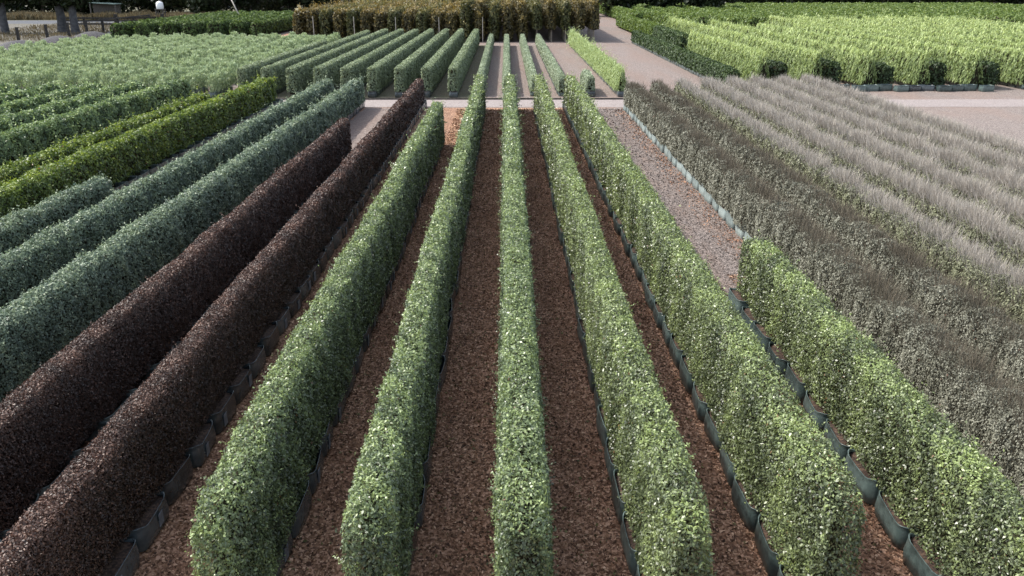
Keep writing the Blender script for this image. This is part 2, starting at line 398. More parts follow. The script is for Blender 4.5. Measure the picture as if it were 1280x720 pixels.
def hedge(x, y0, y1, z1, hw_b, hw_t, mat, label, group=None, z0=.30, lmin=.05, px=2.4, aspect=.55, cov=1.9,
          sides=(1, 1), rough=.06, wob=.0, rnd=.22, core='core', inset=.09, fresh_lit=.35, tint=.42, clump=.16,
          jitter=.75, up=.25, cat='hedge', name='hedge', grow=0.0, twigs=None, plant=0.0, endcov=.7, er=.55, depth=.035, sprig=0, fresh_lit_z=.30):
    ym = (y0 + y1) / 2
    root = empty(name, (x, ym, 0), label, cat, group)
    A, wv2 = hedge_points(x, y0, y1, z0, z1, hw_b, hw_t, lmin, px, aspect, cov, sides, rough, wob, rnd, plant, endcov, er, depth)
    n = len(A)
    P = A[:, :3].copy(); Nn = A[:, 3:]
    cl = Waves(8, .25, 1.6); cl2 = Waves(6, 2., 9.)
    L = lod_len(lmin, px, x, A[:, 1]) * rng.uniform(.65, 1.35, n)
    Nn = unit(unit(Nn) + rng.normal(size=(n, 3)) * jitter)
    Nn[:, 2] = np.abs(Nn[:, 2]) * .8 + Nn[:, 2] * .2
    Nn = unit(Nn)
    tz = np.clip((P[:, 2] - (z1 - fresh_lit_z)) / fresh_lit_z, 0, 1)
    s = P[:, 2] + P[:, 0] * 1.7
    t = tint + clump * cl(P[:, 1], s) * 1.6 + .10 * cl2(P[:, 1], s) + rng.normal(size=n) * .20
    t = t + fresh_lit * tz ** 1.5 * (0.55 + .75 * cl(P[:, 1] + 31, s)) * rng.uniform(.3, 1.2, n)
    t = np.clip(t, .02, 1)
    t[rng.random(n) < .004] = 0.0
    if grow:                      # fresh shoots standing out of the clipped top
        k = rng.random(n) < .35 * tz
        P[k, 2] += rng.exponential(grow, k.sum()) * (0.6 + .8 * np.clip(cl(P[k, 1] * 1.5, 0), -.5, 1))
        t[k] = np.clip(t[k] + .12, 0, 1)
    if sprig:                     # stray shoots with a few leaves each
        Ls = lod_len(lmin, px, x, A[:, 1])
        pr = np.clip(cl(A[:, 1] * .8 + 7, s) * 2 + .35, .03, 1)
        idx = np.nonzero(rng.random(n) < sprig * .01 * pr)[0]
        reps = 7
        base = P[idx]; m = len(idx)
        dr = unit(unit(A[idx, 3:]) + np.array([0, 0, .55]) + rng.normal(size=(m, 3)) * .45)
        ln = rng.uniform(.5, 1.0, m) * Ls[idx] * 3.4
        SP, SN, SA, SL = [], [], [], []
        for k in range(reps):
            f = (k + .6) / reps
            SP.append(base + dr * (ln * f)[:, None] + rng.normal(size=(m, 3)) * (Ls[idx] * .22)[:, None])
            SN.append(unit(dr * .6 + rng.normal(size=(m, 3)) * .7 + np.array([0, 0, .5])))
            SL.append(Ls[idx] * rng.uniform(.6, 1.15, m) * (1.1 - .4 * f))
        P = np.concatenate([P] + SP); Nn = np.concatenate([Nn] + SN); L = np.concatenate([L] + SL)
        t = np.concatenate([t, np.clip(np.tile(t[idx], reps) + .16 + rng.normal(size=m * reps) * .08, .03, 1)])
    P[:, 1] -= ym
    V, F = leaf_quads(P, Nn, L, aspect, up=up)
    link_mesh('foliage', np_mesh('foliage', V, F, t), mat, root)
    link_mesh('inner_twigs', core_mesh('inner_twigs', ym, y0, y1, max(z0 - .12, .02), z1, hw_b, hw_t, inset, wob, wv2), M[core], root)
    if twigs:
        tm, tlen, tdens, tw, tint2, zlow = twigs
        ys = np.linspace(y0, y1, 300)
        W = np.maximum(tw, .36 * np.sqrt(x * x + ys * ys + 36) / FPX)
        d = tdens * tw / W
        cdf = np.concatenate([[0], np.cumsum((d[1:] + d[:-1]) / 2 * np.diff(ys))])
        m = int(cdf[-1])
        y = np.interp(rng.random(m) * cdf[-1], cdf, ys)
        xx = rng.normal(size=m) * (hw_t * .42)
        tw_w = Waves(8, .5, 2.6)
        ln = tlen * rng.uniform(.45, 1.25, m) * (1 + .45 * tw_w(y, 0))
        al = np.stack([rng.normal(size=m) * .34 + xx * .7 + .10, rng.normal(size=m) * .34, np.ones(m)], 1)
        base = z1 - zlow - rng.exponential(.10, m)
        Pc = np.stack([xx, y, base], 1) + unit(al) * (ln * .5)[:, None]
        if wob: Pc[:, 0] += wob * wv2(y, 0)
        ww = np.maximum(tw, .36 * np.sqrt(x * x + y * y + 36) / FPX)
        Pc[:, 1] -= ym
        nn = unit(rng.normal(size=(m, 3)))
        V, F = leaf_quads(Pc, nn, ln, (ww / ln)[:, None], along=al, fold=0)
        tt = np.clip(tint2 + rng.normal(size=m) * .18 + .15 * tw_w(y * .7, 1), 0, 1)
        link_mesh('twig_tips', np_mesh('twig_tips', V, F, tt), M[tm], root)
    return root

# ------------------------------------------------------------------ the near rows
NEAR = dict(lmin=.044, px=2.35, cov=1.25, rough=.07, rnd=.14, clump=.28, fresh_lit=.46, depth=.055, sprig=2.2, aspect=.52, inset=.11)
GREEN = 'trimmed green hedges in planter bags, near plot'
hedge(-3.07, 7.1, 38.0, 1.92, .24, .20, M['green'], 'long trimmed green hedge right beside the burgundy hedges, ending short of the cross path', GREEN, sides=(.6, 1), wob=.05, z0=.26, grow=.05, **NEAR)
hedge(-1.48, 7.0, 49.0, 1.92, .24, .20, M['green'], 'long trimmed green hedge between the central one and the shorter hedge beside the burgundy rows', GREEN, sides=(.6, 1), wob=.05, z0=.26, grow=.05, **NEAR)
hedge(.19, 7.1, 49.0, 1.92, .30, .22, M['green'], 'central long trimmed green hedge seen almost end on, running straight away', GREEN, sides=(1, 1), wob=.03, z0=.24, grow=.05, **NEAR)
hedge(1.83, 6.95, 49.0, 1.92, .24, .20, M['green_right'], 'long trimmed green hedge first to the right of the central one', GREEN, sides=(1, .7), wob=.05, z0=.28, grow=.06, **NEAR)
hedge(3.58, 7.4, 49.3, 1.90, .25, .21, M['green_right'], 'long olive green hedge beside the wide grey and orange path', GREEN, sides=(1, .6), wob=.05, z0=.30, grow=.06, **NEAR)
hedge(5.47, 5.0, 18.0, 1.66, .28, .24, M['green_right'], 'short olive green hedge at lower right against the grey shrubs', GREEN, sides=(1, .8), wob=.05, z0=.30, grow=.06, **NEAR)
RED = 'burgundy hedges'
hedge(-5.02, 4.0, 50.2, 1.62, .20, .17, M['burgundy'], 'dark burgundy hedge with a row of black planter bags along its foot', RED, sides=(.6, 1), wob=.07, z0=.36, lmin=.031, px=1.75, cov=1.3, depth=.05, sprig=1.0, inset=.10, rough=.045, rnd=.08, core='core_red', fresh_lit=.50, tint=.38, clump=.10)
hedge(-6.70, 4.0, 35.3, 1.62, .20, .17, M['burgundy'], 'dark burgundy hedge that ends halfway, next to the grey green hedge', RED, sides=(.6, 1), wob=.11, z0=.30, lmin=.031, px=1.75, cov=1.3, depth=.05, sprig=1.0, inset=.10, rough=.045, rnd=.08, core='core_red', fresh_lit=.50, tint=.38, clump=.10)
GREY = 'bluish grey green hedges left of the burgundy ones'
GK = dict(lmin=.048, px=2.4, cov=1.5, depth=.06, sprig=2.0, inset=.12, rough=.085, rnd=.26, fresh_lit=.35, tint=.44, clump=.2, grow=.03)
hedge(-8.58, 5.0, 50.0, 1.62, .30, .26, M['bluegrey'], 'bluish grey green hedge directly beside the shorter burgundy hedge', GREY, sides=(.7, 1), wob=.07, **GK)
hedge(-10.35, 6.0, 50.2, 1.60, .30, .25, M['bluegrey'], 'bluish grey green hedge second from the burgundy ones, full length', GREY, sides=(.7, 1), wob=.07, **GK)
hedge(-12.0, 9.0, 24.6, 1.55, .32, .26, M['bluegrey'], 'stub of bluish grey green hedge ending early in front of the yellow green hedge', GREY, sides=(.7, 1), wob=.07, **GK)
hedge(-14.0, 13.0, 51.0, 1.62, .42, .36, M['yellowgreen'], 'tall glossy yellow green hedge with pale bags at its foot', 'yellow green hedges', sides=(.7, 1), wob=.09, lmin=.055, px=2.5, cov=1.6, depth=.055, sprig=2.5, rough=.11, rnd=.28, fresh_lit=.45, clump=.2)
hedge(-16.35, 16.0, 46.5, 1.25, .40, .34, M['yellowgreen'], 'lower, shorter yellow green hedge behind the tall yellow green one', 'yellow green hedges', sides=(.7, 1), wob=.09, lmin=.055, px=2.5, cov=1.6, depth=.055, sprig=2.5, rough=.11, rnd=.28, fresh_lit=.40, clump=.2)
words = ['first', 'second', 'third', 'fourth', 'fifth', 'sixth', 'seventh', 'eighth', 'ninth', 'tenth', 'eleventh', 'twelfth',
         'thirteenth', 'fourteenth', 'fifteenth', 'sixteenth', 'seventeenth', 'eighteenth', 'nineteenth', 'twentieth',
         'twenty-first', 'twenty-second', 'twenty-third', 'twenty-fourth', 'twenty-fifth', 'twenty-sixth']
for i, x in enumerate((-19.0, -21.4, -23.8, -26.2, -28.6, -31.0, -33.4)):
    hedge(x, 22.0 + i * 1.5, 50.0 + (i == 0) * .5, 1.55 - .06 * min(i, 3), .48, .38, M['midgreen'],
          f'soft mid green hedge, {words[i]} beyond the yellow green hedges', 'soft mid green hedges at far left', sides=(.6, 1), wob=.1,
          lmin=.065, px=2.6, depth=.06, sprig=2.5, rough=.15, rnd=.35, fresh_lit=.35, clump=.22)

# ------------------------------------------------------------------ grey shrubs on the right
GS = 'grey leaved shrub rows on the right'
for i, x in enumerate((7.05, 8.45, 9.9, 11.4, 12.9, 14.4, 15.9, 17.4)):
    dark = i < 2
    tw = ('twig_brown', .44, 1500, .005, .5, .18) if dark else ('twig_pale', .52, 3100, .0045, .5, .14)
    if i == 2: tw = ('twig_pale', .46, 1900, .0045, .42, .14)
    lab = ['row of grey leaved shrubs with dark brown tips and bags along the wide path',
           'row of grey leaved shrubs with dark brown tips, second from the wide path',
           'row of olive grey shrubs, first of the rows with pale feathery tips'][i] if i < 3 else \
        (f'row of grey shrubs with pale feathery tips, {words[i - 2]} of the feathery rows' if i < 7 else
         'outermost row of feathery grey shrubs, beside open pink gravel')
    hedge(x, 5.5 + i * .6, 48.6 + .25 * i, 1.50 if dark else 1.50, .36, .30, M['greyleaf'] if dark else M['greyleaf_olive'], lab, GS,
          lmin=.036, px=2.0, cov=1.1, rough=.12, rnd=.3, core='core_grey', inset=.15, fresh_lit=-.25, tint=.46, clump=.2, sides=(1, .5),
          jitter=1.0, up=.9, wob=.05, twigs=tw, plant=.07)

# ------------------------------------------------------------------ the far plot
CL = 'clipped hedges of the far plot'
for i, x in enumerate((-3.4, -5.1, -6.8, -8.5, -10.2, -11.9, -13.6, -15.2, -16.7)):
    hedge(x, 54.3, 99 if i < 7 else (96 if i == 7 else 80), 1.80, .30, .25, M['clipped'], f'crisp clipped hedge of the far plot, {words[i]} left of the silvery rows',
          CL, lmin=.07, px=2.1, cov=1.8, rough=.05, depth=.045, rnd=.10, fresh_lit=.28, tint=.46, clump=.12, jitter=.6, sides=(.6, 1), endcov=.8, er=.12)
for i, x in enumerate((-1.72, .02, 1.78, 3.55)):
    hedge(x, 54.6, 99, 1.28, .27, .16, M['silver'], ['thin silvery hedge of the far plot nearest the clipped hedges', 'thin silvery hedge in line with the central green hedge',
          'thin silvery hedge between the central one and the rightmost silvery row', 'thin silvery hedge of the far plot nearest the lime green row'][i],
          'silvery hedges of the far plot', lmin=.07, px=2.0, rough=.05, rnd=.12, fresh_lit=.2, tint=.5, clump=.1)
hedge(5.35, 54.6, 59.0, 1.25, .32, .2, M['silver'], 'short silvery stub of hedge beside the lime green row', 'silvery hedges of the far plot', lmin=.07, px=2.0, rough=.10, rnd=.2, grow=.06, fresh_lit=.2, tint=.5)
hedge(7.35, 54.6, 99.5, 1.62, .34, .12, M['lime'], 'lone lime green feathery hedge at the edge of the pink gravel', lmin=.08, px=2.8, aspect=.28, up=2, sprig=2.5, rough=.10, rnd=.15, fresh_lit=.2, tint=.5, grow=.12)
hedge(15.1, 57.0, 103.0, 1.40, .42, .36, M['darkgreen'], 'low dark green hedge with a line of pale bags along the pink gravel', lmin=.08, px=2.3, rough=.10, rnd=.25, fresh_lit=.3, tint=.45)
hedge(17.5, 86.0, 102.0, 2.0, .50, .42, M['darkgreen'], 'dark bluish green hedge piece behind the low dark green hedge', lmin=.08, px=2.3, rough=.12, rnd=.25, fresh_lit=.35, tint=.5)
hedge(17.9, 105.0, 139.0, 2.0, .60, .45, M['grass_green'], 'mid green hedge piece beyond the dark bluish green one', lmin=.1, px=2.3, rough=.15, rnd=.3, fresh_lit=.3, tint=.5)
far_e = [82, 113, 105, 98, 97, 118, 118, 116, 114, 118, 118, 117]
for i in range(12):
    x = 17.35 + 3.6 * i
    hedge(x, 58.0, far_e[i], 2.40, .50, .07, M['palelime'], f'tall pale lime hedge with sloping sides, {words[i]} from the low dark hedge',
          'pale lime hedges at upper right', lmin=.12, px=3.2, aspect=.24, up=2.2, depth=.07, sprig=2.0, rough=.18, rnd=.12, fresh_lit=1.0, fresh_lit_z=.85, tint=.20, grow=.10, clump=.22, sides=(1, .5), z0=.34, plant=.10, endcov=.15, er=.1)  # lit tops and shaded lower faces of the rows put into the leaf tint
    if i < 10:
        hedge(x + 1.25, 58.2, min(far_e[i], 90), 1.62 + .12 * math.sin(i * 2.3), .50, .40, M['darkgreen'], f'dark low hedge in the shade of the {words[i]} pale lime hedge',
              'dark hedges between the pale lime ones', lmin=.1, px=2.4, rough=.18, depth=.08, sprig=2, rnd=.22, fresh_lit=.1, tint=.35, sides=(.4, .6))  # shade of the lime hedge alongside is put into the dark leaf colour
for i in range(26):
    x = 21.4 + 3.4 * i
    hedge(x, (142 if i == 0 else 122 + (i % 3) * 2), 200, 2.1, .85, .55, M['grass_green'], f'grass green hedge behind the pale lime block, {words[i]} from the gravel lane',
          'grass green hedges at the back', lmin=.14, px=2.4, rough=.25, rnd=.4, fresh_lit=.3, tint=.5, cov=1.5, sides=(1, .4))

# ------------------------------------------------------------------ bronze tree rows at the back
def stems(root, x, ym, y0, y1, n, ztop):
    for k in range(n):
        y = y0 + .5 + k * 1.15
        if y > y1: break
        V = []; Q = []
        xx = random.uniform(-.06, .06)
        r = random.uniform(.04, .065)
        for zi, z in enumerate((0, ztop * .5, ztop)):
            for a in range(6):
                V.append((xx + math.cos(a * 1.047) * r * (1 - .2 * zi), y - ym + math.sin(a * 1.047) * r * (1 - .2 * zi), z))
        for zi in range(2):
            for a in range(6):
                Q.append((zi * 6 + a, zi * 6 + (a + 1) % 6, zi * 6 + 6 + (a + 1) % 6, zi * 6 + 6 + a))
        link_mesh('stem', np_mesh('stem', np.array(V), np.array(Q)), M['stem'], root)

xs = [-25.6 + 1.72 * i for i in range(22)]
for i, x in enumerate(xs):
    j = 21 - i
    clear = j < 5
    zb = 1.5 if clear else .35
    y0 = 104.5 if x > -12 else 104.5 + (-12 - x) * .25
    r = hedge(x, y0, 158, (3.3 if x < -6 else 4.3) + .3 * random.random(), .60 if x < -6 else .50, .46 if x < -6 else .36, M['brown' if (i * 7) % 5 < 3 else 'brown_green'], f'row of bronze leaved young trees, {words[j]} from the gravel lane on their right',
              'rows of bronze leaved young trees', z0=zb, sprig=2.5, depth=.09, lmin=.12, px=2.2, rough=.22, rnd=.35, fresh_lit=.55, tint=.40, clump=.22, inset=.22,
              cov=1.5, grow=.10, cat='tree row', name='tree_row')
    stems(r, x, (y0 + 158) / 2, y0, 158, 8 if clear else 2, zb + .5)
    ym = (y0 + 158) / 2
    V = np.array([(sx * .035 + .42, y0 - ym - .55 + sy * .035, z) for z in (0, 2.9) for sx, sy in ((-1, -1), (1, -1), (1, 1), (-1, 1))])
    if not clear and x < -3 and i % 3 == 1:
        link_mesh('lit_sliver', np_mesh('lit_sliver', V, np.array([(0, 1, 5, 4), (1, 2, 6, 5), (2, 3, 7, 6), (3, 0, 4, 7), (4, 5, 6, 7)]), smooth=False), M['timber_pale'], r)  # pale strip added in place of the sunlit sliver at the row front

# dark camellia rows, upper left
for i, x in enumerate((-47.6, -45.0, -42.4, -39.8, -37.2, -34.6, -32.2, -30.6)):
    hedge(x, 107 + i * 1.0 + (16 if i == 7 else 0), 152, 1.95, .80, .65, M['camellia'], f'dark glossy hedge at upper left, {words[i]} from the timber fence', 'dark glossy hedges at upper left',
          lmin=.13, px=2.5, rough=.25, rnd=.4, fresh_lit=.35, tint=.45, cov=1.5, sides=(.5, 1))
for i, x in enumerate((-48.2, -46.6)):
    hedge(x, 70 - i * 6, 106, .42, .55, .45, M['yellow'], ['low bright yellow strip of plants nearest the dark weed mat', 'low bright yellow strip of plants nearest the sage shrubs'][i],
          'low yellow plant strips', z0=.05, lmin=.1, px=2.3, rough=.08, rnd=.2, fresh_lit=.2, tint=.5, name='low_hedge', inset=.12)

# ------------------------------------------------------------------ sage shrubs
def shrub_mesh():
    n = 230
    u = rng.random(n) ** .6
    th = rng.uniform(0, 6.283, n)
    z = .25 + 1.05 * rng.random(n) ** .85
    prof = .35 * np.sin(np.clip((z - .1) / 1.35, 0, 1) * math.pi) ** .7 + .05
    P = np.stack([np.cos(th) * prof * u, np.sin(th) * prof * u, z], 1)
    P += rng.normal(size=P.shape) * .03
    al = np.stack([P[:, 0] * 1.2, P[:, 1] * 1.2, .6 + 0 * z], 1) + rng.normal(size=P.shape) * .25
    V, F = leaf_quads(P, unit(rng.normal(size=(n, 3)) + np.array([0, 0, .8])), rng.uniform(.16, .30, n), .36, along=al)
    return np_mesh('shrub', V, F, np.clip(.40 + .42 * (z - .7) + rng.normal(size=n) * .17, 0, 1))
SHRUBS = [shrub_mesh() for _ in range(5)]
for m_ in SHRUBS: m_.materials.append(M['fluffy'])
spots = []
for r in range(17):
    x = -18.6 - 1.62 * r
    for k in range(54):
        y = 54.4 + .80 * k + random.uniform(-.12, .12)
        if y > 97 - max(0, r - 12) * .5: continue
        spots.append((x + random.uniform(-.1, .1), y, r, k))
spots.sort(key=lambda s: (s[3] > 0, s[0] ** 2 + s[1] ** 2))
for i, (x, y, r, k) in enumerate(spots[:300]):
    o = link_mesh('shrub', SHRUBS[i % 5], None)
    o.location = (x, y, 0); s = random.uniform(.85, 1.2)
    o.scale = (s, s, s * random.uniform(.9, 1.15)); o.rotation_euler = (0, 0, random.uniform(0, 6.28))
    tag(o, f'fluffy sage green shrub, {words[r]} row from the clipped hedges', 'shrub', f'sage shrubs, {words[r]} row from the clipped hedges')
parts_v, parts_f, parts_t, off = [], [], [], 0
def get(me):
    v = np.empty(len(me.vertices) * 3, dtype=np.float32); me.vertices.foreach_get('co', v)
    a = np.empty(len(me.polygons), dtype=np.float32); me.attributes['tint'].data.foreach_get('value', a)
    return v.reshape(-1, 3), a
cache = [get(m_) for m_ in SHRUBS]
for i, (x, y, r, k) in enumerate(spots[300:]):
    v, a = cache[i % 5]
    c, s_ = math.cos(i * 1.7), math.sin(i * 1.7)
    sc = random.uniform(.85, 1.2)
    w = np.stack([v[:, 0] * c - v[:, 1] * s_, v[:, 0] * s_ + v[:, 1] * c, v[:, 2] * random.uniform(.95, 1.1)], 1) * sc + np.array([x, y, 0])
    parts_v.append(w); parts_t.append(a)
V = np.concatenate(parts_v); nq = len(V) // 4
o = link_mesh('shrubbery', np_mesh('shrubbery', V, np.arange(nq * 4).reshape(-1, 4), np.concatenate(parts_t)), M['fluffy'])
tag(o, 'mass of fluffy sage green shrubs filling the plot at upper left', 'shrubs', None, 'stuff')

# ------------------------------------------------------------------ planter bags
def bag_geo(lx, ly, h, seed):
    """soft sided bag: rounded rectangle in plan, bulging walls, a rolled uneven rim"""
    g = random.Random(seed)
    n = 28
    ring = []
    for i in range(n):
        a = 2 * math.pi * i / n
        c, s = math.cos(a), math.sin(a)
        e = .30
        ring.append((abs(c) ** e * (1 if c > 0 else -1), abs(s) ** e * (1 if s > 0 else -1), a))
    ph = g.uniform(0, 6)
    V, Q = [], []
    levels = [(0, .93), (.08, 1.0), (.45, 1.04), (.80, .99), (.97, .97), (1.0, .985), (1.0, .94), (.90, .925)]
    for li, (t, k) in enumerate(levels):
        for (cx, cy, a) in ring:
            dz = 0
            corner = abs(math.sin(2 * a)) ** 3
            if li >= 3:
                dz = .018 * corner + .010 * math.sin(3 * a + ph)
            w = 1 + .018 * math.sin(5 * a + ph + t * 3)
            V.append((cx * lx / 2 * k * w * (1 - .16 * abs(cy) ** 8), cy * ly / 2 * (k if li < 7 else k) * (1 + .01 * math.sin(7 * a + ph)), h * t + dz))
    for li in range(len(levels) - 1):
        for i in range(n):
            j = (i + 1) % n
            Q.append((li * n + i, li * n + j, (li + 1) * n + j, (li + 1) * n + i))
    # soil
    SV, SQ = [], []
    for k in (.93, .5):
        for (cx, cy, a) in ring:
            SV.append((cx * lx / 2 * k * (1 - .16 * abs(cy) ** 8), cy * ly / 2 * k, h * (.88 if k > .9 else .93) + .012 * math.sin(4 * a + ph)))
    for i in range(n):
        j = (i + 1) % n
        SQ.append((i, j, n + j, n + i))
    for i in range(n // 2 - 1):
        SQ.append((n + i, n + i + 1, n + n - 2 - i, n + n - 1 - i))
    return np.array(V), np.array(Q), np.array(SV), np.array(SQ)

BAGS = [bag_geo(.54, .94, .37, s) for s in range(4)]
BAG_ME, SOIL_ME = {}, []
for q, (V, Q, SV, SQ) in enumerate(BAGS):
    for mn in ('bag_black', 'bag_green', 'bag_pale'):
        me = np_mesh('planter_bag', V, Q); me.materials.append(M[mn]); BAG_ME[(q, mn)] = me
    me = np_mesh('soil', SV, SQ); me.materials.append(M['soil']); SOIL_ME.append(me)
def tag_mesh():
    V = [(0.0, -.07, .0), (0, .07, 0), (0, .07, .2), (0, -.07, .2)]
    V = [(x + .006, y, z) for x, y, z in V] + [(x, y, z) for x, y, z in V]
    Q = [(0, 1, 2, 3), (4, 7, 6, 5), (0, 4, 5, 1), (1, 5, 6, 2), (2, 6, 7, 3), (3, 7, 4, 0)]
    me = np_mesh('tag', np.array(V), np.array(Q), smooth=False); me.materials.append(M['tag']); return me
TAG_ME = tag_mesh()
nbag = 0
def bag(x, y, mat, label, group, rot=0.0, soil=True, tagged=False, sc=1.0):
    global nbag
    q = nbag % 4; nbag += 1
    o = link_mesh('planter_bag', BAG_ME[(q, mat)], None)
    o.location = (x + random.uniform(-.03, .03), y, .012)
    o.rotation_euler = (0, 0, rot + random.uniform(-.07, .07))
    o.scale = (sc, sc * (.90 if mat == 'bag_pale' else .965), sc * random.uniform(.90, 1.10))
    tag(o, label, 'planter bag', group)
    if soil:
        s = link_mesh('soil', SOIL_ME[q], None, o)
    if tagged:
        t = link_mesh('tag', TAG_ME, None, o)
        t.location = (.283, random.uniform(-.28, .22), .09 + random.uniform(-.02, .04)); t.rotation_euler = (random.uniform(-.06, .06), 0.02, 0)
    return o
def bag_row(x, y0, y1, mat, label, group, tagged=False, soil=True):
    n = int(round((y1 - y0) / 1.0))
    for k in range(n):
        bag(x, y0 + .5 + k * (y1 - y0) / n, mat, label, group, tagged=tagged and random.random() < .7, soil=soil)
bag_row(-4.95, 7.0, 50.2, 'bag_black', 'black planter bag in the line along the foot of the longer burgundy hedge', 'bags of the longer burgundy hedge', tagged=True)
bag_row(-3.06, 7.3, 38.0, 'bag_black', 'dark planter bag under the green hedge beside the burgundy rows', 'bags of the green hedge beside the burgundy rows', tagged=True, soil=False)
bag_row(-1.45, 7.5, 49.0, 'bag_black', 'dark planter bag under the green hedge just left of the central one', 'bags of the green hedge left of the central one', soil=False)
bag_row(1.78, 7.5, 49.0, 'bag_green', 'dark green planter bag under the green hedge just right of the central one', 'bags of the green hedge right of the central one')
bag_row(3.50, 7.4, 49.3, 'bag_green', 'dark green planter bag under the olive hedge beside the wide path', 'bags of the olive hedge beside the wide path')
bag_row(5.33, 7.0, 18.0, 'bag_green', 'dark green planter bag under the short olive hedge at lower right', 'bags of the short olive hedge')
bag_row(6.95, 17.0, 48.6, 'bag_pale', 'pale grey green planter bag at the foot of the grey shrubs', 'pale bags of the grey shrubs beside the wide path')
bag_row(-8.55, 38.0, 50.0, 'bag_black', 'planter bag under the grey green hedge, beyond the end of the burgundy one', 'bags of the grey green hedge', soil=False)
for i, x in enumerate((-3.4, -5.1, -6.8, -8.5, -10.2, -11.9)):
    bag(x, 54.45, 'bag_black', f'dark bag at the near end of the {words[i]} clipped hedge from the silvery rows', 'end bags of the clipped far hedges')
bag(5.35, 54.7, 'bag_black', 'dark bag at the near end of the short silvery stub', None)
bag(7.35, 54.7, 'bag_black', 'dark bag at the near end of the lime green row', None)
for k in range(12):
    x = 21.6 + k * .95
    bag(x, 57.3 + .25 * math.sin(k * 2.1), random.choice(['bag_black', 'bag_green', 'bag_green']), 'dark green bag in the line along the cross path below pale lime hedges',
        'bags along the cross path', rot=1.57 + random.uniform(-.2, .2), soil=False)
# every other bag, too far or too covered to count
rest = []
for (x, y0, y1) in [(.18, 7.4, 49), (-6.65, 5, 35.3), (-8.58, 5, 38), (-10.35, 6, 50), (-12, 9, 24.6), (-13.55, 20, 51), (-16.2, 16, 46)] + \
        [(x, 55, 99) for x in (-3.4, -5.1, -6.8, -8.5)] + [(x, 55, 99) for x in (-10.2, -11.9, -13.6, -15.2)] + [(-16.7, 55, 80)] + \
        [(x, 54.6, 99) for x in (-1.72, .02, 1.78, 3.55)] + [(5.35, 55.5, 59), (7.35, 55.5, 99.5), (15.0, 57, 103), (21.2, 142, 175)] + \
        [(x, 20, 49) for x in (8.45, 9.9, 11.4)] + [(17.35 + 3.6 * i, 58, 70) for i in range(8)]:
    n = int(y1 - y0)
    for k in range(n):
        V, Q, SV, SQ = BAGS[(k * 7 + int(x * 10)) % 4]
        a = random.uniform(-.05, .05); hsc = .62 if x in (-1.72, .02, 1.78, 3.55) else .9
        W = V * np.array([.96, 1, hsc])
        W = np.stack([W[:, 0] - a * W[:, 1], W[:, 1] + a * W[:, 0], W[:, 2]], 1) + np.array([x + random.uniform(-.03, .03), y0 + .5 + k, .012])
        rest.append(W)
for r in range(12):                      # bags under the front of the sage shrubs
    for k in range(4):
        V, Q, SV, SQ = BAGS[k]
        rest.append(V * .85 + np.array([-18.6 - 1.62 * r, 54.5 + k * .95, .012]))
nv = len(BAGS[0][0]); Q0 = BAGS[0][1]
Vr = np.concatenate(rest); Qr = np.concatenate([Q0 + i * nv for i in range(len(rest))])
M['bag_mixed'] = bag_mat('bag_mixed_film', (.03, .04, .04), (.20, .26, .245), .42, .5)
o = link_mesh('planter_bags', np_mesh('planter_bags', Vr, Qr), M['bag_mixed'])
tag(o, 'remaining dark planter bags half hidden under the farther hedges', 'planter bags', None, 'stuff')

# edging board along the cross path
V = []; Q = []
xe = np.linspace(-20, 16, 46)
for x in xe:
    dz = random.uniform(-.008, .008); dy = random.uniform(-.015, .015)
    V += [(x, 53.14 + dy, 0), (x, 53.14 + dy, .11 + dz), (x, 53.19 + dy, .11 + dz), (x, 53.19 + dy, 0)]
for i in range(len(xe) - 1):
    a, b = i * 4, i * 4 + 4
    Q += [(a, b, b + 1, a + 1), (a + 1, b + 1, b + 2, a + 2), (a + 2, b + 2, b + 3, a + 3)]
o = link_mesh('kerb', np_mesh('kerb', np.array(V), np.array(Q), smooth=False), M['timber'])
tag(o, kind='structure')

# ------------------------------------------------------------------ bark chips and gravel on the near paths
def litter(name, zones, dens, L, mat, label, tint=.45, px=1.6):
    Ps, Ls = [], []
    for (x0, x1, y0, y1) in zones:
        ys = np.linspace(y0, y1, 100)
        l = np.maximum(L, px * np.sqrt(ys ** 2 + 49) / FPX)
        d = dens * (L / l) ** 2 * (x1 - x0)
        cdf = np.concatenate([[0], np.cumsum((d[1:] + d[:-1]) / 2 * np.diff(ys))])
        n = int(cdf[-1])
        y = np.interp(rng.random(n) * cdf[-1], cdf, ys)
        x = rng.uniform(x0, x1, n)
        Ps.append(np.stack([x, y, .014 + rng.random(n) * .018], 1))
        Ls.append(np.interp(y, ys, l))
    P = np.concatenate(Ps); l = np.concatenate(Ls)
    n = len(P)
    cl = Waves(9, .3, 3)
    N_ = unit(np.array([0, 0, 1.0]) + rng.normal(size=(n, 3)) * .62)
    V, F = leaf_quads(P, N_, l * rng.uniform(.5, 1.6, n), rng.uniform(.3, .75, n)[:, None], up=0, fold=.05)
    t = np.clip(tint + .22 * cl(P[:, 1], P[:, 0] * 2) + rng.normal(size=n) * .27, 0, 1)
    o = link_mesh(name, np_mesh(name, V, F, t), mat)
    tag(o, label, 'mulch', None, 'stuff')
M['chip'] = leaf_mat('bark_chip', (.060, .034, .022), (.30, .168, .098), (.70, .46, .31), rough=.75, transl=0, spec=.25)
M['chip_orange'] = leaf_mat('bark_chip_orange', (.12, .055, .03), (.32, .16, .09), (.50, .30, .19), rough=.75, transl=0, spec=.25)
M['stone'] = leaf_mat('gravel_chip', (.07, .06, .056), (.165, .14, .128), (.33, .28, .25), rough=.8, transl=0, spec=.25)
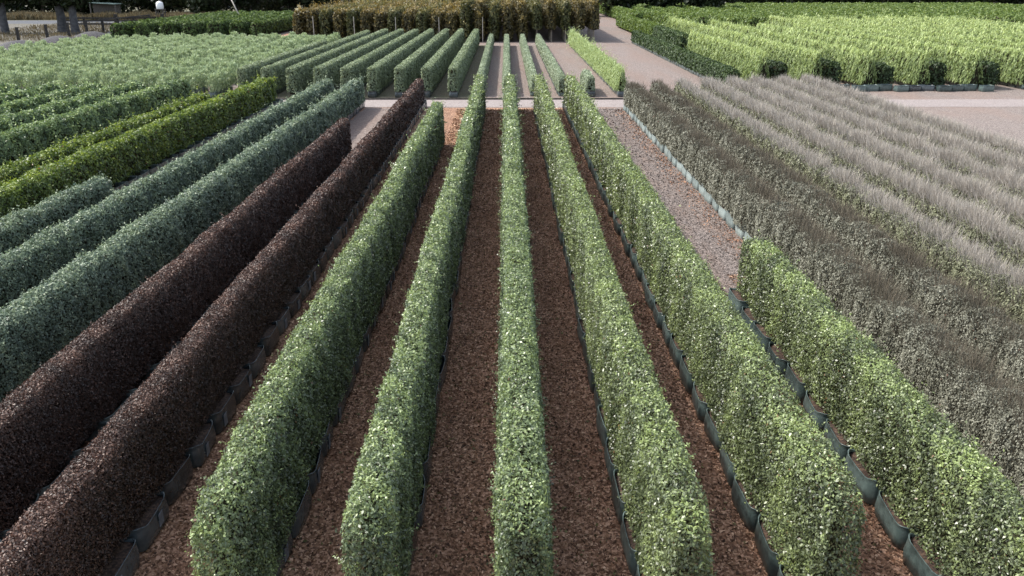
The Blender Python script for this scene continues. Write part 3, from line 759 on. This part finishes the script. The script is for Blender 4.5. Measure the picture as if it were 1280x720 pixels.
litter('bark_mulch', [(-4.7, -3.2, 6.5, 40), (-2.85, -1.6, 6.5, 49), (-1.2, -.05, 6.5, 49), (.4, 1.65, 6.5, 49), (2.0, 3.35, 6.5, 49), (3.8, 5.2, 6.5, 20),
                      (-6.5, -5.1, 10, 50), (5.55, 6.8, 6, 20)], 900, .043, M['chip'], 'brown bark mulch strewn on the paths between the near hedges')
litter('orange_mulch', [(6.25, 6.72, 15, 49), (5.95, 6.72, 15, 49), (6.5, 6.75, 15, 49)], 70, .055, M['chip_orange'], 'orange bark bits swept against the pale bags', px=1.8, tint=.5)
M['fallen'] = leaf_mat('fallen_leaf', (.05, .045, .02), (.13, .13, .05), (.30, .28, .12), rough=.6, transl=.1, spec=.3)
litter('fallen_leaves', [(-2.85, -1.6, 6.5, 30), (-1.2, -.05, 6.5, 30), (.4, 1.65, 6.5, 30), (2.0, 3.35, 6.5, 30), (3.8, 5.2, 6.5, 20), (2.0, 2.3, 6.5, 30), (.45, .7, 6.5, 30), (-1.3, -1.0, 6.5, 30)], 26, .05, M['fallen'], 'fallen leaves and clippings lying on the bark paths')
litter('gravel_chips', [(3.8, 6.7, 14, 49)], 420, .04, M['stone'], 'grey and brown gravel chips strewn on the wide path')

# ------------------------------------------------------------------ upper left: fence, yard rails, bank, trees
def box_v(x0, x1, y0, y1, z0, z1):
    V = np.array([(x0, y0, z0), (x1, y0, z0), (x1, y1, z0), (x0, y1, z0), (x0, y0, z1), (x1, y0, z1), (x1, y1, z1), (x0, y1, z1)], float)
    Q = np.array([(0, 3, 2, 1), (4, 5, 6, 7), (0, 1, 5, 4), (1, 2, 6, 5), (2, 3, 7, 6), (3, 0, 4, 7)])
    return V, Q
def beam_v(a, b, w, h):
    a, b = Vector(a), Vector(b); d = (b - a).normalized()
    s = d.cross(Vector((0, 0, 1)))
    s = s.normalized() if s.length > 1e-3 else Vector((1, 0, 0))
    u = s.cross(d)
    V = [p + s * (sx * w / 2) + u * (sz * h / 2) for p in (a, b) for sx, sz in ((-1, -1), (1, -1), (1, 1), (-1, 1))]
    Q = np.array([(0, 1, 2, 3), (7, 6, 5, 4), (0, 4, 5, 1), (1, 5, 6, 2), (2, 6, 7, 3), (3, 7, 4, 0)])
    return np.array([tuple(v) for v in V]), Q
def part(name, geo, mat, parent):
    return link_mesh(name, np_mesh(name, geo[0], geo[1], smooth=False), mat, parent)

f = empty('wire_fence', (-57, 122, 0), 'wire fence of dark timber posts along the dark weed mat at upper left', 'fence')
fp = [(-57, y) for y in (96, 102.5, 109, 114.5, 119.5, 124.5, 129.5, 135, 141)]
for (x, y) in fp:
    part('post', beam_v((0, y - 122, 0), (random.uniform(-.05, .05), y - 122, 1.85), .26, .26), M['timber_dark'], f)
for z in (.5, .95, 1.4):
    part('wire', beam_v((0, 96 - 122, z), (0, 141 - 122, z), .02, .02), M['timber'], f)
part('rail', beam_v((0.1, 119.5 - 122, 1.75), (.1, 141 - 122, 1.75), .06, .16), M['timber_dark'], f)
f = empty('yard_rails', (-60, 138, 0), 'timber stock yard rails behind the wire fence', 'fence')
for (x, y, h) in ((-70, 138, 1.6), (-66, 138, 1.6), (-61, 138, 2.0), (-54.5, 140, 2.0), (-50, 141, 1.6), (-47, 142, 1.6)):
    part('post', beam_v((x + 60, y - 138, 0), (x + 60, y - 138, h), .42 if h > 1.8 else .26, .42 if h > 1.8 else .26), M['timber_dark'], f)
for (xa, ya, xb, yb) in ((-70, 138, -61, 138), (-61, 138, -54.5, 140), (-54.5, 140, -47, 142)):
    for z in ((.55, 1.0, 1.45) if xa < -56 else (1.0, 1.45)):
        part('rail', beam_v((xa + 60, ya - 138.2, z), (xb + 60, yb - 138.2, z + random.uniform(-.05, .05)), .08, .22), M['timber_dark'], f)

def crown_geo(n, rx, rz, zc, L):
    d = unit(rng.normal(size=(n, 3)))
    cw = Waves(7, .8, 3)
    r = (.75 + .35 * cw(d[:, 0] * 2.2 + d[:, 1], d[:, 2] * 2.5)) * rng.random(n) ** .22
    P = d * r[:, None] * np.array([rx, rx, rz]) + np.array([0, 0, zc])
    N_ = unit(d + rng.normal(size=(n, 3)) * .7)
    V, F = leaf_quads(P, N_, L * rng.uniform(.6, 1.4, n), .6)
    t = np.clip(.45 + .3 * cw(d[:, 0] * 4, d[:, 2] * 5) + rng.normal(size=n) * .15, 0, 1)
    return np_mesh('crown', V, F, t)
def trunk_geo(r, h, lean=.2, limbs=4):
    V, Q = [], []
    def tube(a, b, ra, rb):
        o = len(V); a = Vector(a); b = Vector(b); d = (b - a).normalized()
        s = d.orthogonal().normalized(); u = d.cross(s)
        for k, t in enumerate((0, .35, .7, 1)):
            p = a.lerp(b, t) + (s * random.uniform(-.3, .3) * ra if 0 < t < 1 else s * 0)
            rr = ra + (rb - ra) * t + (ra * .12 if t == 0 else 0)
            for q in range(8):
                V.append(tuple(p + (s * math.cos(q * .785) + u * math.sin(q * .785)) * rr))
        for k in range(3):
            for q in range(8):
                Q.append((o + k * 8 + q, o + k * 8 + (q + 1) % 8, o + k * 8 + 8 + (q + 1) % 8, o + k * 8 + 8 + q))
    tube((0, 0, 0), (lean, 0, h), r, r * .8)
    for k in range(limbs):
        a = k * 2.2 + .4; z = h * random.uniform(.55, .95)
        tube((lean * z / h, 0, z), (math.cos(a) * h * .35, math.sin(a) * h * .35, z + h * .3), r * .4, r * .12)
    return np_mesh('trunk', np.array(V), np.array(Q))
CROWNS = [crown_geo(3200, 5.6, 4.9, 4.9 + i * .2, .75) for i in range(3)]
TRUNKS = [trunk_geo(.36, 4.5, random.uniform(-.4, .4)) for i in range(3)]
for m_ in CROWNS: m_.materials.append(M['forest'])
for m_ in TRUNKS: m_.materials.append(M['bark'])
tl = []
for i in range(19): tl.append((-110 + 8.2 * i + random.uniform(-2, 2), 178 + random.uniform(-5, 6), 'left'))
for i in range(17): tl.append((22 + 8.2 * i + random.uniform(-2, 2), 208 + random.uniform(0, 6), 'right'))
for i, (x, y, side) in enumerate(tl):
    e = empty('tree', (x, y, 0), (f'dark spreading tree, {words[i % 19]} along the wood behind the bronze trees, counted from the road end' if side == 'left' else
              f'dark spreading tree, {words[(i - 19)]} along the wood behind the grass green hedges'), 'tree', 'dark trees along the back')
    s = random.uniform(.9, 1.3); e.scale = (s, s, s); e.rotation_euler = (0, 0, random.uniform(0, 6.28))
    link_mesh('crown', CROWNS[i % 3], None, e); link_mesh('trunk', TRUNKS[i % 3], None, e)
# the wood behind, one mass of undergrowth and farther crowns
Vs, Ts = [], []
for i in range(170):
    x = -190 + 2.2 * i + random.uniform(-2, 2)
    y = (188 if x < 16 else 218) + random.uniform(0, 22)
    v, a = get(CROWNS[i % 3]); k = random.uniform(.7, 1.15); c, s_ = math.cos(i * 1.3), math.sin(i * 1.3)
    v = v[:6400]; a = a[:1600]
    Vs.append(np.stack([v[:, 0] * c - v[:, 1] * s_, v[:, 0] * s_ + v[:, 1] * c, v[:, 2] * 1.0], 1) * k + np.array([x, y, -1.2])); Ts.append(a)
V = np.concatenate(Vs)
o = link_mesh('woods', np_mesh('woods', V, np.arange(len(V)).reshape(-1, 4), np.concatenate(Ts)), M['forest'])
tag(o, 'dense dark wood closing the view behind all the rows', 'wood', None, 'stuff')
# two grey trunked trees at the top left corner
for i, (x, y, r) in enumerate(((-62.6, 124, .62), (-60.0, 122.5, .55), (-69.5, 122, .55))):
    e = empty('conifer_tree', (x, y, 0), ['thick grey trunked tree with black green crown behind the wire fence', 'slimmer grey trunked tree nearest the stock yard rails',
              'grey trunked dark tree nearest the left picture edge'][i], 'tree', 'grey trunked trees at upper left')
    c = crown_geo(4600, 4.4, 3.4, 6.1, .7); c.materials.append(M['forest'])
    link_mesh('crown', c, None, e)
    t = trunk_geo(r, 6.0, .2, 5); t.materials.append(M['bark_grey']); link_mesh('trunk', t, None, e)

# dry grass bank and rough growth behind the road
def tufts(name, x0, x1, y0, y1, n, L, mat, label):
    P = np.stack([rng.uniform(x0, x1, n), rng.uniform(y0, y1, n), np.zeros(n)], 1)
    cw = Waves(8, 2, 12)
    l = L * rng.uniform(.5, 1.4, n) * (1 + .5 * cw(P[:, 0], P[:, 1]))
    P[:, 2] = l * .45
    al = np.stack([rng.normal(size=n) * .3, rng.normal(size=n) * .3, np.ones(n)], 1)
    V, F = leaf_quads(P, unit(rng.normal(size=(n, 3))), l, .22, along=al)
    o = link_mesh(name, np_mesh(name, V, F, np.clip(.5 + .3 * cw(P[:, 0] * .6, P[:, 1]) + rng.normal(size=n) * .15, 0, 1)), mat)
    tag(o, label, 'grass', None, 'stuff')
tufts('dry_grass', -110, -28, 164, 176, 26000, 1.0, M['drygrass'], 'dry pale grass on the bank behind the road')
tufts('rough_grass', -75, -49, 104, 150, 9000, .35, M['drygrass'], 'thin dry grass in the stock yard')
# mounds of the weed mat
def mound(x, y, r, h):
    V, Q = [], []
    n = 14
    for k, (t, z) in enumerate(((1, 0), (.8, .35), (.5, .75), (.2, .97), (.02, 1))):
        for q in range(n):
            a = 6.283 * q / n
            V.append((x + math.cos(a) * r * t * (1 + .12 * math.sin(3 * a + x)), y + math.sin(a) * r * 2.2 * t, h * z))
    for k in range(4):
        for q in range(n):
            Q.append((k * n + q, k * n + (q + 1) % n, (k + 1) * n + (q + 1) % n, (k + 1) * n + q))
    return np.array(V), np.array(Q)
for i, (x, y) in enumerate(((-53.5, 96), (-53.2, 104), (-53.4, 113), (-52.8, 121))):
    o = link_mesh('soil_heap', np_mesh('soil_heap', *mound(x, y, 1.9, .8)), G_matt)
    tag(o, f'low dark grey soil heap beside the wire fence, {words[i]} counted from the near end', 'soil heap', 'soil heaps along the wire fence')

# shed roof, white drum, leaning pole, pale posts
e = empty('lean_to_shed', (-76.5, 170, 0), 'low shed with a long greenish sheet roof behind the road', 'shed')
part('roof', beam_v((-3.0, 0, 3.0), (2.6, -1.0, 2.75), 2.4, .12), M['roof_green'], e)
for px_, py_ in ((-2.7, -1), (2.3, -1.6)):
    part('post', beam_v((px_, py_, 0), (px_, py_, 2.72), .2, .2), M['timber'], e)
part('back_wall', box_v(-2.8, 2.4, .3, .4, 0, 2.7), M['timber'], e)
V, Q = [], []
for k, (z, r) in enumerate(((0, .50), (.06, .56), (.5, .58), (1.0, .56), (1.25, .45), (1.32, .18), (1.42, .16), (1.42, .01))):
    for q in range(16):
        V.append((math.cos(q * .3927) * r, math.sin(q * .3927) * r, z))
for k in range(7):
    for q in range(16):
        Q.append((k * 16 + q, k * 16 + (q + 1) % 16, k * 16 + 16 + (q + 1) % 16, k * 16 + 16 + q))
o = link_mesh('plastic_drum', np_mesh('plastic_drum', np.array(V), np.array(Q)), M['white'])
o.location = (-64.8, 166, 1.9); o.scale = (1.15, 1.15, 1.0)
tag(o, 'white plastic drum standing on a timber stand by the bank', 'drum')
e = empty('drum_stand', (-64.8, 166, 0), 'dark timber stand carrying the white drum', 'stand')
part('platform', box_v(-.8, .8, -.7, .7, 1.78, 1.9), M['timber'], e)
for sx in (-.65, .65):
    for sy in (-.55, .55):
        part('leg', box_v(sx - .07, sx + .07, sy - .07, sy + .07, 0, 1.78), M['timber'], e)
o = link_mesh('pole', np_mesh('pole', *beam_v((-41.0, 138, 0), (-43.4, 139, 5.2), .14, .14)), M['timber_pale'])
tag(o, 'pale pole leaning over the dark glossy hedges at upper left', 'pole')
for i, x in enumerate((20.4, 23.4, 27.0)):
    g_ = beam_v((x, 201.5, 0), (x, 201.5, 4.6), .5, .5)
    o = link_mesh('post', np_mesh('post', *g_, smooth=False), M['timber_pale'])
    tag(o, f'pale square post in front of the dark wood, {words[i]} from the bronze trees', 'post', 'pale posts at the back')

# ------------------------------------------------------------------ light, sky, camera
SUN_EL, SUN_AZ = math.radians(52), math.radians(-72)     # azimuth from +Y towards +X
d = Vector((math.sin(SUN_AZ) * math.cos(SUN_EL), math.cos(SUN_AZ) * math.cos(SUN_EL), math.sin(SUN_EL)))
sl = bpy.data.lights.new('sun', 'SUN'); sl.energy = 2.6; sl.angle = math.radians(1.5); sl.color = (1, .955, .88)
so = bpy.data.objects.new('sun', sl); COL.objects.link(so)
so.rotation_euler = d.to_track_quat('Z', 'Y').to_euler()
so.location = (0, 0, 50)
w = bpy.data.worlds.new('World'); scene.world = w; w.use_nodes = True
nt = w.node_tree; nt.nodes.clear()
sky = nt.nodes.new('ShaderNodeTexSky'); sky.sky_type = 'NISHITA'; sky.sun_disc = False
sky.sun_elevation = SUN_EL; sky.sun_rotation = SUN_AZ
sky.air_density = 1.0; sky.dust_density = 1.6
bg = nt.nodes.new('ShaderNodeBackground'); bg.inputs['Strength'].default_value = .15
wo = nt.nodes.new('ShaderNodeOutputWorld')
hsv = nt.nodes.new('ShaderNodeHueSaturation'); hsv.inputs['Saturation'].default_value = .55
nt.links.new(sky.outputs[0], hsv.inputs['Color']); nt.links.new(hsv.outputs[0], bg.inputs['Color']); nt.links.new(bg.outputs[0], wo.inputs['Surface'])

cam = bpy.data.cameras.new('camera'); cam.sensor_width = 36; cam.lens = 36 * 1050 / 1280
cam.clip_start = .1; cam.clip_end = 4000
co = bpy.data.objects.new('camera', cam); COL.objects.link(co)
co.location = (0, 0, H_CAM)
co.rotation_euler = (math.pi / 2 - math.atan(385 / 1050), 0, -.0063)
scene.camera = co
scene.view_settings.view_transform = 'Standard'
scene.view_settings.look = 'None'
scene.view_settings.exposure = 1.26
scene.view_settings.gamma = 1.0
